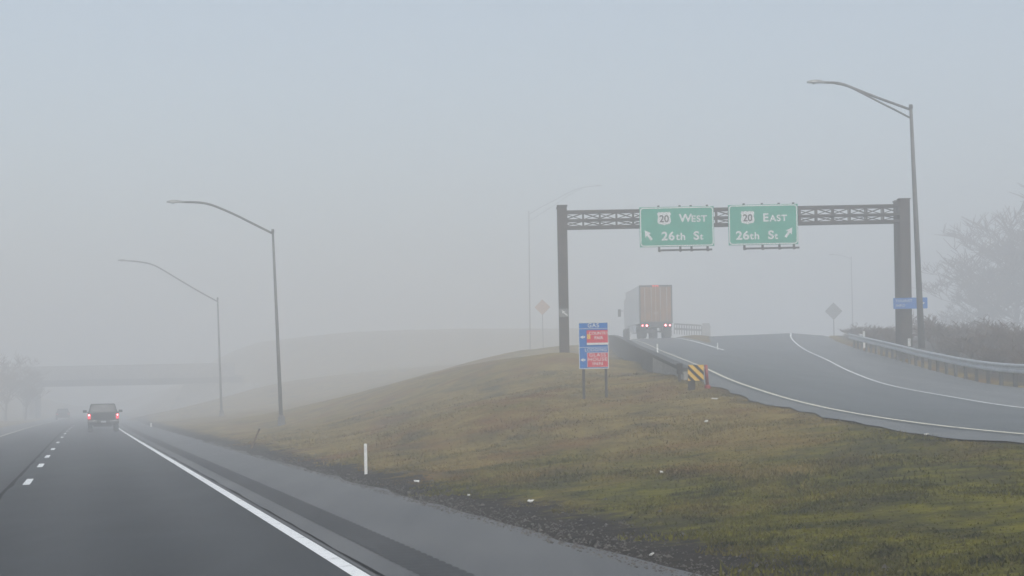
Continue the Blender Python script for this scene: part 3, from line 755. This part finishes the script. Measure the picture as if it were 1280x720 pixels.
# ------------------------------------------------------------------ delineators and stakes
def delineator(px, pyb, pyt, D, label, z=None, w_=.062, m='whiteplastic'):
    p = P(px, pyb, D); zg = gz(p.x, D) if z is None else z
    h = max(P(px, pyt, D).z - zg, .3)
    t = thing('delineator_post', label, 'delineator', (p.x, D, zg), group='white roadside delineators')
    MB().prism(rrect(w_, h+.3, .02), -.012, .012).build('blade', M[m], t).location = (0,0,(h-.3)/2)
    MB().box(-w_/2+.015, w_/2-.015, -.017, -.0125, h-.16, h-.05).build('reflector', M['white'], t)
delineator(457.5, 592, 554.5, 36.5, 'white flexible post at the shoulder edge, nearest the camera')
delineator(189, 536, 529, 134, 'tiny white post far along the highway shoulder, right of the pickup', w_=.12)
delineator(822, 447, 430, 74, 'white post on the ramp wall beside the coping, nearer of two', z=None)
delineator(788, 429, 414.5, 112, 'white post on the ramp wall beside the truck, farther of two')
p = P(897,438,93.5); delineator(897, 438, 429, 93.5, 'white post at the tip of the painted gore between ramp branches', z=rz(p.x, 93.5))
delineator(1137, 452, 423, 82.5, 'white post behind the guardrail in front of the gantry column', w_=.13)
delineator(1080, 428, 414, 98.5, 'white post behind the far end of the guardrail', w_=.12)
p = P(314, 557, 60); st = thing('wooden_stake', 'brown wooden stake leaning right on the grass near the shoulder', 'stake', (p.x, p.y, gz(p.x, p.y)), ry=R(24))
MB().box(-.028,.028,-.025,.025,-.25,.68).build('shaft', M['wood'], st); MB().box(-.031,.031,-.028,.028,.683,.73).build('cap', M['dpost'], st)

# ------------------------------------------------------------------ street lamps
def lamp(label, base, top, arm_pts, r0=.12, r1=.07, truss=None, luminaire=True, ar=.06, m='pole', group=None, foot=True):
    base = Vector(base); top = Vector(top)
    t = thing('street_lamp', label, 'street lamp', base, group=group)
    L = lambda q: Vector(q) - base
    MB().tube([L(base)+Vector((0,0,-.4)), L(base.lerp(top,.5)), L(top)], [r0, (r0+r1)/2, r1], 12).build('pole', M[m], t, True)
    MB().tube([L(top)-Vector((0,0,.03)), L(top)+Vector((0,0,.16))], [r1+.03, r1+.01], 10).build('pole_cap', M[m], t, True)
    if foot: MB().tube([(0,0,-.3),(0,0,.45),(0,0,.55)], [r0+.12, r0+.08, r0+.01], 8).build('base', M[m], t)
    a = [L(q) for q in arm_pts]
    MB().tube(a, [ar]*(len(a)-2)+[ar*.85,ar*.75], 8).build('arm', M[m], t, True)
    if truss:
        b = [L(q) for q in truss]; MB().tube(b, ar*.75, 8).build('lower_arm', M[m], t, True)
        k = len(a)//2; ia = a[k]; ib = min(b, key=lambda q: (Vector((q.x,q.y,0))-Vector((ia.x,ia.y,0))).length)
        MB().tube([ia, ib], .025, 6).build('strut', M[m], t, True)
    d = a[-1]-a[-2]; d.normalize(); e = a[-1]
    if luminaire:
        s = Vector((-d.y, d.x, 0)).normalized(); rings = []; b = MB(); vs = []
        for f, w_, hh in ((-.1,.06,.06),(.1,.1,.08),(.3,.15,.11),(.55,.14,.09),(.75,.05,.04)):
            c_ = e + d*f; vs += [c_ - s*w_ - Vector((0,0,.03)), c_ + s*w_ - Vector((0,0,.03)), c_ + s*w_*.7 + Vector((0,0,hh)), c_ - s*w_*.7 + Vector((0,0,hh))]
        b.add(vs, [(i*4+k, i*4+(k+1)%4, (i+1)*4+(k+1)%4, (i+1)*4+k) for i in range(4) for k in range(4)] + [(3,2,1,0),(16,17,18,19)])
        hd = b.build('lamp_head', M['sign_back'], t)
        q = e + d*.42
        MB().tube([q-Vector((0,0,.032)), q-Vector((0,0,.09))], [.1,.06], 10).build('lens', M['plate'], hd, True)
    return t
def arm(px_pts, D0, D1):
    n = len(px_pts); out = [P(x, y, D0+(D1-D0)*i/(n-1)) for i, (x, y) in enumerate(px_pts)]
    # smooth
    res = []
    for i in range(len(out)-1):
        p0 = out[max(i-1,0)]; p1 = out[i]; p2 = out[i+1]; p3 = out[min(i+2,len(out)-1)]
        for k in range(4):
            u = k/4; res.append(.5*((2*p1)+(p2-p0)*u+(2*p0-5*p1+4*p2-p3)*u*u+(3*p1-p0-3*p2+p3)*u**3))
    return res + [out[-1]]
def gp(px, py, D): p = P(px, py, D); return Vector((p.x, p.y, gz(p.x, p.y)))
lamp('tall single arm street lamp on the bank, nearer of the two left of centre', gp(352, 532, 96), P(341, 290, 96),
     arm([(341,292),(318,280.5),(295,269),(272,259),(258,254.5),(243,252.8),(226,252.6)], 96, 94.6), .115, .06)
lamp('fainter tall single arm street lamp farther up the highway bank', gp(277, 520, 156), P(272, 374, 156),
     arm([(272,377),(250,365),(226,351),(202,336.5),(188,330),(172,327),(158,326)], 156, 153), .115, .065)
lamp('tall street lamp with twin tube arm behind the guardrail at right', gp(1153, 446, 82), P(1138.5, 135, 82),
     arm([(1138,137),(1116,129),(1094,121),(1070,111.5),(1056,106),(1044,103.5),(1028,103)], 82, 81.2), .17, .075,
     arm([(1138,147.5),(1120,138),(1098,127),(1075,115),(1060,108),(1044,104.2)], 82, 81.3))
pb = P(662, 405, 225)
lamp('very faint twin arm street lamp left of the gantry with arm reaching right', (pb.x, pb.y, gz(pb.x, pb.y)), P(661, 265, 225),
     arm([(661,268),(676,259),(692,251),(708,242),(722,236),(733,233.5),(745,232.5)], 225, 224), .085, .06,
     arm([(661,277),(678,266),(698,253),(715,241.5),(728,235.5)], 225, 224.2), ar=.035)
pb = P(1066, 410, 262)
lamp('very faint street lamp on the right beyond the diamond sign', (pb.x, pb.y, gz(pb.x, pb.y)), P(1064, 322, 262),
     arm([(1064,324),(1057,321),(1050,319),(1042,318.5)], 262, 261), .1, .06, ar=.04)

# ------------------------------------------------------------------ faint diamond signs
def diamond(label, px, py, D, m, sz=.85):
    p = P(px, py, D); z0 = gz(p.x, D); t = thing('diamond_sign', label, 'sign', (p.x, D, z0))
    h = sz*.707
    o = MB().prism([(0,-h),(h,0),(0,h),(-h,0)], 0, .02).build('panel', M[m], t); o.location = (0,0,p.z-z0)
    MB().box(-.04,.04,.022,.09,-.4,p.z-z0+h*.7).build('post', M['dpost'], t)
diamond('faint grey diamond sign beyond the ramp crest at right', 1042, 389, 178, 'sign_back', 1.25)
diamond('faint orange diamond sign left of the gantry column', 678, 384, 205, 'orange', 1.3)

# ------------------------------------------------------------------ pickup truck
def wheel(root, x, y, r, w_, z=None):
    b = MB(); sgn = 1 if x > 0 else -1
    prof = [(r*.62, -w_/2), (r*.93, -w_/2), (r, -w_/2+.04), (r, w_/2-.04), (r*.93, w_/2), (r*.62, w_/2)]
    seg = 24; vs = []
    for k in range(seg):
        a = 2*math.pi*k/seg; vs += [(x+o, y+rr*math.cos(a), (z or r)+rr*math.sin(a)) for rr, o in prof]
    m = len(prof)
    b.add(vs, [(k*m+i, k*m+(i+1)%m, ((k+1)%seg)*m+(i+1)%m, ((k+1)%seg)*m+i) for k in range(seg) for i in range(m)])
    wh = b.build('wheel', M['rubber'], root, True)
    d = MB(); d.tube([(x-w_*.35, y, z or r), (x+w_*.35, y, z or r)], r*.63, 18); d.build('rim', M['chrome'], wh)
    return wh
pu_p = P(129.5, 540, 110); pu_p.z = .005
pu = thing('pickup_truck', 'dark crew cab pickup with tail lights lit in the right highway lane', 'pickup truck', pu_p, heading(110))
side = [(0,.52),(0,1.16),(.06,1.2),(1.75,1.2),(1.75,1.16),(4.1,1.14),(5.2,1.06),(5.6,.95),(5.65,.5),(5.1,.42),(4.9,.8),(4.2,.8),(4.0,.38),(1.75,.38),(1.5,.8),(.75,.8),(.55,.5)]
MB().profile_x(side, -.95, .95).build('body', M['carpaint'], pu, bevel=.05)
cab = [((-.92,1.75),(-.92,4.15)), ((-.72,2.0),(-.72,3.3))]
cb = MB(); zb0, zb1 = 1.145, 1.76
cb.hexa([Vector(q) for q in ((-.92,1.78,zb0),(.92,1.78,zb0),(.92,4.2,zb0),(-.92,4.2,zb0),(-.74,2.0,zb1),(.74,2.0,zb1),(.74,3.45,zb1),(-.74,3.45,zb1))])
cb.build('cab', M['carpaint'], pu, bevel=.06)
def slant(z): return 1.78 + (z-zb0)/(zb1-zb0)*.22
def halfw(z): return .92 - (z-zb0)/(zb1-zb0)*.18
zz0, zz1 = 1.24, 1.68
MB().hexa([Vector(q) for q in ((-halfw(zz0)+.12,slant(zz0)-.012,zz0),(halfw(zz0)-.12,slant(zz0)-.012,zz0),(halfw(zz0)-.12,slant(zz0)+.01,zz0),(-halfw(zz0)+.12,slant(zz0)+.01,zz0),
    (-halfw(zz1)+.1,slant(zz1)-.012,zz1),(halfw(zz1)-.1,slant(zz1)-.012,zz1),(halfw(zz1)-.1,slant(zz1)+.01,zz1),(-halfw(zz1)+.1,slant(zz1)+.01,zz1))]).build('rear_window', M['glass'], pu)
for s in (-1, 1):
    MB().hexa([Vector(q) for q in ((s*(halfw(zz0)+.004),2.2,zz0),(s*(halfw(zz0)+.004),3.9,zz0),(s*(halfw(zz0)-.02),3.9,zz0),(s*(halfw(zz0)-.02),2.2,zz0),
        (s*(halfw(zz1)+.004),2.3,zz1),(s*(halfw(zz1)+.004),3.45,zz1),(s*(halfw(zz1)-.02),3.45,zz1),(s*(halfw(zz1)-.02),2.3,zz1))]).build('side_window', M['glass'], pu)
    tl = MB().box(min(s*.77,s*.945), max(s*.77,s*.945), -.035, -.001, .8, 1.12).build('tail_light', M['tail'], pu, bevel=.01)
    MB().box(min(s*.82,s*.9), max(s*.82,s*.9), -.045, -.036, 1.0, 1.09).build('bulb', M['core'], tl)
    mi = MB().box(min(s*1.0,s*1.24), max(s*1.0,s*1.24), 3.42, 3.52, 1.2, 1.36).build('mirror', M['plastic'], pu, bevel=.02)
    MB().box(min(s*.87,s*.999), max(s*.87,s*.999), 3.45, 3.5, 1.2, 1.25).build('mirror_arm', M['plastic'], mi)
    MB().box(min(s*.4,s*.96), max(s*.4,s*.96), -.16, -.002, .56, .72).build('bumper_end', M['chrome'], pu, bevel=.03)
MB().box(-.398,.398,-.13,-.002,.55,.7).build('bumper_centre', M['plastic'], pu, bevel=.02)
MB().box(-.76,.76,-.03,-.0005,.77,1.14).build('tailgate', M['carpaint'], pu, bevel=.015)
MB().box(-.12,.12,-.05,-.031,1.02,1.08).build('tailgate_handle', M['plastic'], pu)
MB().box(-.16,.16,-.14,-.131,.57,.68).build('licence_plate', M['plate'], pu)
for y in (1.12, 4.55):
    for s in (-1, 1): wheel(pu, s*.8, y, .39, .27)
MB().box(-.6,.6,.3,4.9,.32,.5).build('underbody', M['plastic'], pu)
MB().tube([(.55,0,.36),(.55,1.2,.36)], .035, 8).build('exhaust', M['chrome'], pu, True)

# faint car far ahead in the left lane
cp_ = P(78.5, 523.5, 228); cp_.z = .005
ca = thing('car', 'dim dark car far ahead in the left lane, fading into fog', 'car', cp_, heading(228))
MB().profile_x([(0,.35),(0,.9),(.2,1.02),(3.3,.98),(4.3,.8),(4.4,.4),(3.9,.3),(.5,.3)], -.9, .9).build('body', M['carpaint'], ca, bevel=.06)
MB().hexa([Vector(q) for q in ((-.82,.3,.99),(.82,.3,.99),(.82,3.3,.97),(-.82,3.3,.97),(-.62,.9,1.5),(.62,.9,1.5),(.62,2.5,1.5),(-.62,2.5,1.5))]).build('cabin', M['glass'], ca, bevel=.06)
for s in (-1,1): MB().box(min(s*.6,s*.88), max(s*.6,s*.88), -.03, -.001, .72, .86).build('tail_light', M['sign_red'], ca)
for y in (.85, 3.5):
    for s in (-1,1): wheel(ca, s*.8, y, .32, .2)

# ------------------------------------------------------------------ semi truck on the ramp
tp = P(820.5, 423, 136); tp.z = rz(tp.x, 140) - .02
gr1 = math.atan2(rz(11,152)-rz(11,138), 14)
se = thing('semi_truck', 'semi trailer truck with brown rear doors climbing the left ramp branch', 'truck', (tp.x, 136, rz(tp.x,136)+.02), R(0), rx=gr1*.9)
hw = 1.27
MB().box(-hw, hw, .06, 16, 1.15, 4.08).build('trailer_body', M['trailer_white'], se)
fr = MB(); fr.box(-hw-.005,-hw+.1,0,.058,1.12,4.09); fr.box(hw-.1,hw+.005,0,.058,1.12,4.09); fr.box(-hw+.1,hw-.1,0,.058,3.96,4.09); fr.box(-hw+.1,hw-.1,0,.058,1.12,1.27)
fr.build('rear_frame', M['frame_dark'], se)
for s in (-1,1):
    dd = MB().box(min(s*.012,s*(hw-.103)), max(s*.012,s*(hw-.103)), .012, .055, 1.275, 3.955).build('rear_door', M['door_brown'], se)
    for x in (.35, .85): MB().tube([(s*x,-.012,1.3),(s*x,-.012,3.92)], .02, 6).build('lock_rod', M['galv'], dd, True)
    MB().box(min(s*.05,s*.16), max(s*.05,s*.16), -.02, .01, 1.9, 1.98).build('handle', M['galv'], dd)
    for x in (.72, 1.05): 
        tl = MB().tube([(s*x,-.06,.98),(s*x,-.001,.98)], .11 if x < 1 else .085, 14).build('tail_light', M['tail'], se)
        MB().tube([(s*x,-.072,.98),(s*x,-.0605,.98)], .07 if x < 1 else .05, 12).build('bulb', M['core'], tl)
    MB().box(min(s*.68,s*1.25), max(s*.68,s*1.25), .72, .75, .14, 1.0).build('mud_flap', M['rubber'], se)
    MB().box(min(s*.45,s*.53), max(s*.45,s*.53), .02, .12, .55, 1.1).build('guard_upright', M['frame_dark'], se)
for x in (-.18, 0, .18): MB().box(x-.05,x+.05,-.03,-.001,4.0,4.05).build('marker_light', M['marker'], se)
MB().box(-1.2,1.2,.0,.12,.45,.56).build('underride_guard', M['frame_dark'], se)
MB().box(-hw+.05,hw-.05,.001,.2,.88,1.11).build('light_bar', M['frame_dark'], se)
MB().box(-.5,.5,.3,15.5,.85,1.14).build('chassis', M['frame_dark'], se)
for y in (1.7, 2.95+.6):
    for s in (-1,1):
        wheel(se, s*1.12, y-.3, .5, .26); wheel(se, s*.82, y-.3, .5, .26)
tr = MB(); tr.box(-1.22,1.22,17.0,19.2,1.0,3.6); tr.hexa([Vector(q) for q in ((-1.22,19.2,1.0),(1.22,19.2,1.0),(1.1,20.8,1.0),(-1.1,20.8,1.0),(-1.22,19.2,2.3),(1.22,19.2,2.3),(1.05,20.8,1.9),(-1.05,20.8,1.9))])
tr.build('tractor_cab', M['trailer_white'], se, bevel=.06)
MB().box(-1.15,1.15,14.5,20.6,.6,.98).build('tractor_frame', M['frame_dark'], se)
for y in (14.6, 15.9, 19.9):
    for s in (-1,1): wheel(se, s*1.13, y, .5, .28)
for s in (-1,1):
    mi = MB().box(min(s*1.5,s*1.75), max(s*1.5,s*1.75), 19.3, 19.4, 2.1, 2.75).build('side_mirror', M['plastic'], se)
    MB().bar((s*1.2,19.3,2.6),(s*1.5,19.33,2.6),.05).build('mirror_arm', M['plastic'], mi)
    MB().box(min(s*1.235,s*1.25), max(s*1.235,s*1.25), 4.5, 12, .5, 1.1).build('side_skirt', M['trailer_white'], se)

# ------------------------------------------------------------------ litter on the grass
def litter(px, py, D, w_, label, seed):
    r = random.Random(seed); p = P(px, py, D); z = gz(p.x, D) + .035
    b = MB(); n = 7; vs = [(0,0,.02)]
    for k in range(n):
        a = 2*math.pi*k/n; q = w_/2*r.uniform(.5,.9); vs.append((math.cos(a)*q, math.sin(a)*q*.6, r.uniform(-.005,.025)))
    vs += [(x, y, zz-.012) for x, y, zz in vs]
    m = n+1
    b.add(vs, [(0, 1+k, 1+(k+1)%n) for k in range(n)] + [(m, m+1+(k+1)%n, m+1+k) for k in range(n)] + [(1+k, m+1+k, m+1+(k+1)%n, 1+(k+1)%n) for k in range(n)])
    o = b.build('litter', M['litter'], fix=False); o.location = (p.x, D, z); o.rotation_euler = (R(r.uniform(5,25)), 0, r.uniform(-.4,.4))
    tag(o, label, 'litter', 'scraps of pale litter on the bank')
litter(521, 602, 32, .16, 'white scrap of litter on dirt just right of the nearest delineator', 1)
litter(663, 634, 24.5, .12, 'white crumpled scrap on the dark dirt edge at bottom centre', 2)
litter(586, 620, 27, .08, 'tiny white speck of litter between the two larger shoulder scraps', 3)
litter(828, 610, 27, .09, 'small pale scrap lying in the green grass below the hazard panel', 4)
litter(883, 543, 40, .13, 'round pale scrap on the bank directly below the red post', 5)
litter(893, 514, 47, .25, 'long thin pale scrap high on the bank near the red post', 6)
litter(1158, 542.5, 30, .17, 'bright white scrap at the grass edge along the ramp', 7)
litter(815, 697, 16.5, .07, 'small pale scrap on the dirt at the shoulder edge, lowest in view', 8)
litter(1245, 476, 50, .25, 'pale scrap on the ground under the guardrail at far right', 9)

# ------------------------------------------------------------------ bare shrubs and trees
def bare(seed, height, spread, depth, trunk_r, nb, up=.35, twig_r=.008, stems=1):
    """recursive leafless branching; returns (trunk MB, twigs MB)"""
    r = random.Random(seed); T, B = MB(), MB()
    def grow(p, d, L, rad, lv):
        n = 3; pts = [p]; dd = d.copy(); q = p.copy()
        for i in range(n):
            dd = (dd + Vector((r.gauss(0,.13), r.gauss(0,.13), r.gauss(0,.08)+.03*up))).normalized(); q = q + dd*L/n; pts.append(q.copy())
        r1 = rad*.55
        (T if lv < 2 else B).tube(pts, [rad + (r1-rad)*i/n for i in range(n+1)], 6 if lv < 1 else (4 if lv < 2 else 3), cap=False)
        if lv >= depth: return
        k = nb if lv else nb+1
        for j in range(k):
            t = r.uniform(.3, 1.0); i = min(int(t*n), n-1); base = pts[i].lerp(pts[i+1], t*n-i)
            a = r.uniform(0, 6.28); sd = Vector((math.cos(a), math.sin(a), up*r.uniform(.2,1.3)))
            nd = (dd*r.uniform(.35,.9) + sd*spread).normalized()
            grow(base, nd, L*r.uniform(.55,.78), max(r1*r.uniform(.55,.8), twig_r), lv+1)
    for s in range(stems):
        a = r.uniform(0,6.28); d = Vector((math.cos(a)*.45, math.sin(a)*.45, 1)).normalized() if stems > 1 else Vector((0,0,1))
        p = Vector((math.cos(a)*.15, math.sin(a)*.15, -.2)) if stems > 1 else Vector((0,0,-.3))
        grow(p, d, height*(.42 if stems == 1 else r.uniform(.35,.5)), trunk_r, 0)
    return T, B
shrubs = []
for k in range(4):
    T, B = bare(100+k, 1.9, .8, 3, .03, 5, .5, .012, stems=6)
    t = thing('shrub', 'bare brown shrub in the thicket behind the guardrail', 'shrub', (0,0,0), group='bare shrubs behind the guardrail')
    T.build('stem', M['bark'], t, fix=False); B.build('twigs', M['twig'], t, fix=False); shrubs.append(t)
spots = []
rs = random.Random(5)
for k in range(46):
    y = rs.uniform(62, 118); gxr = float(rampc(7, y)) + rs.uniform(1.6, 9.5); spots.append((gxr, y))
for k, (x, y) in enumerate(spots):
    src = shrubs[k % 4]; s = rs.uniform(.6, 1.0)*(.85 if x - float(rampc(7,y)) < 4 else 1.15)
    o = src if k < 4 else dup(src, (0,0,0))
    o.location = (x, y, gz(x, y)); o.rotation_euler = (0,0,rs.uniform(0,6.28)); o.scale = (s*1.25, s*1.25, s)
def tree(label, px, D, h, seed, group=None, spread=.7, depth=4, nb=4, wide=1.0, src=None):
    p = P(px, 450, D); z = gz(p.x, D)
    if src is not None: t = dup(src, (p.x, D, z), rs.uniform(0,6.28), label)
    else:
        T, B = bare(seed, 10, spread, depth, .2, nb, .45, .025)
        t = thing('bare_tree', label, 'tree', (p.x, D, z), group=group)
        T.build('trunk', M['bark'], t, fix=False); B.build('crown', M['twig'], t, fix=False)
    t.scale = (h/10*wide, h/10*wide, h/10); return t
tA = tree('bare brown tree looming out of fog at the right edge, nearest one', 1288, 212, 22, 31, depth=5, nb=4, wide=1.25)
tB = tree('smaller bare tree in fog just left of the one at the right edge', 1236, 220, 15, 32, depth=5, nb=4, wide=1.3)
tree('bare tree in fog leaving the frame at far right', 1338, 208, 25, 0, src=tA, wide=1.2)
for k, (px, D, h, wh) in enumerate(((1208,222,9,'lowest'),(1262,226,18,'middle'),(1312,222,22,'tallest'))):
    tree('bare tree in the grey mass at right, %s of three behind' % wh, px, D, h, 0, src=(tB, tA)[k%2], wide=1.3)['group'] = 'bare trees at the right edge'
for k, (px, D, h, wh) in enumerate(((30,252,9,'rightmost'),(6,246,11,'middle one'),(-22,240,12,'leftmost'))):
    tree('bare tree in thick fog left of the highway by the overpass, %s of three' % wh, px, D, h, 0, src=(tA, tB)[k%2])['group'] = 'bare trees left of the highway'
# ------------------------------------------------------------------ fog
hz = MB().box(-900, 900, -300, 1000, -2.2, 36)
vm = bpy.data.materials.new('fog'); vm.use_nodes = True; vn = vm.node_tree; vn.nodes.clear()
out = vn.nodes.new('ShaderNodeOutputMaterial'); pv = vn.nodes.new('ShaderNodeVolumePrincipled')
pv.inputs['Color'].default_value = (.963,.971,.975,1); pv.inputs['Density'].default_value = HAZE; pv.inputs['Anisotropy'].default_value = .1
vn.links.new(pv.outputs[0], out.inputs['Volume'])
o = hz.build('haze', vm); o['kind'] = 'stuff'; tag(o, 'pale grey fog filling the air over the highway', 'fog')
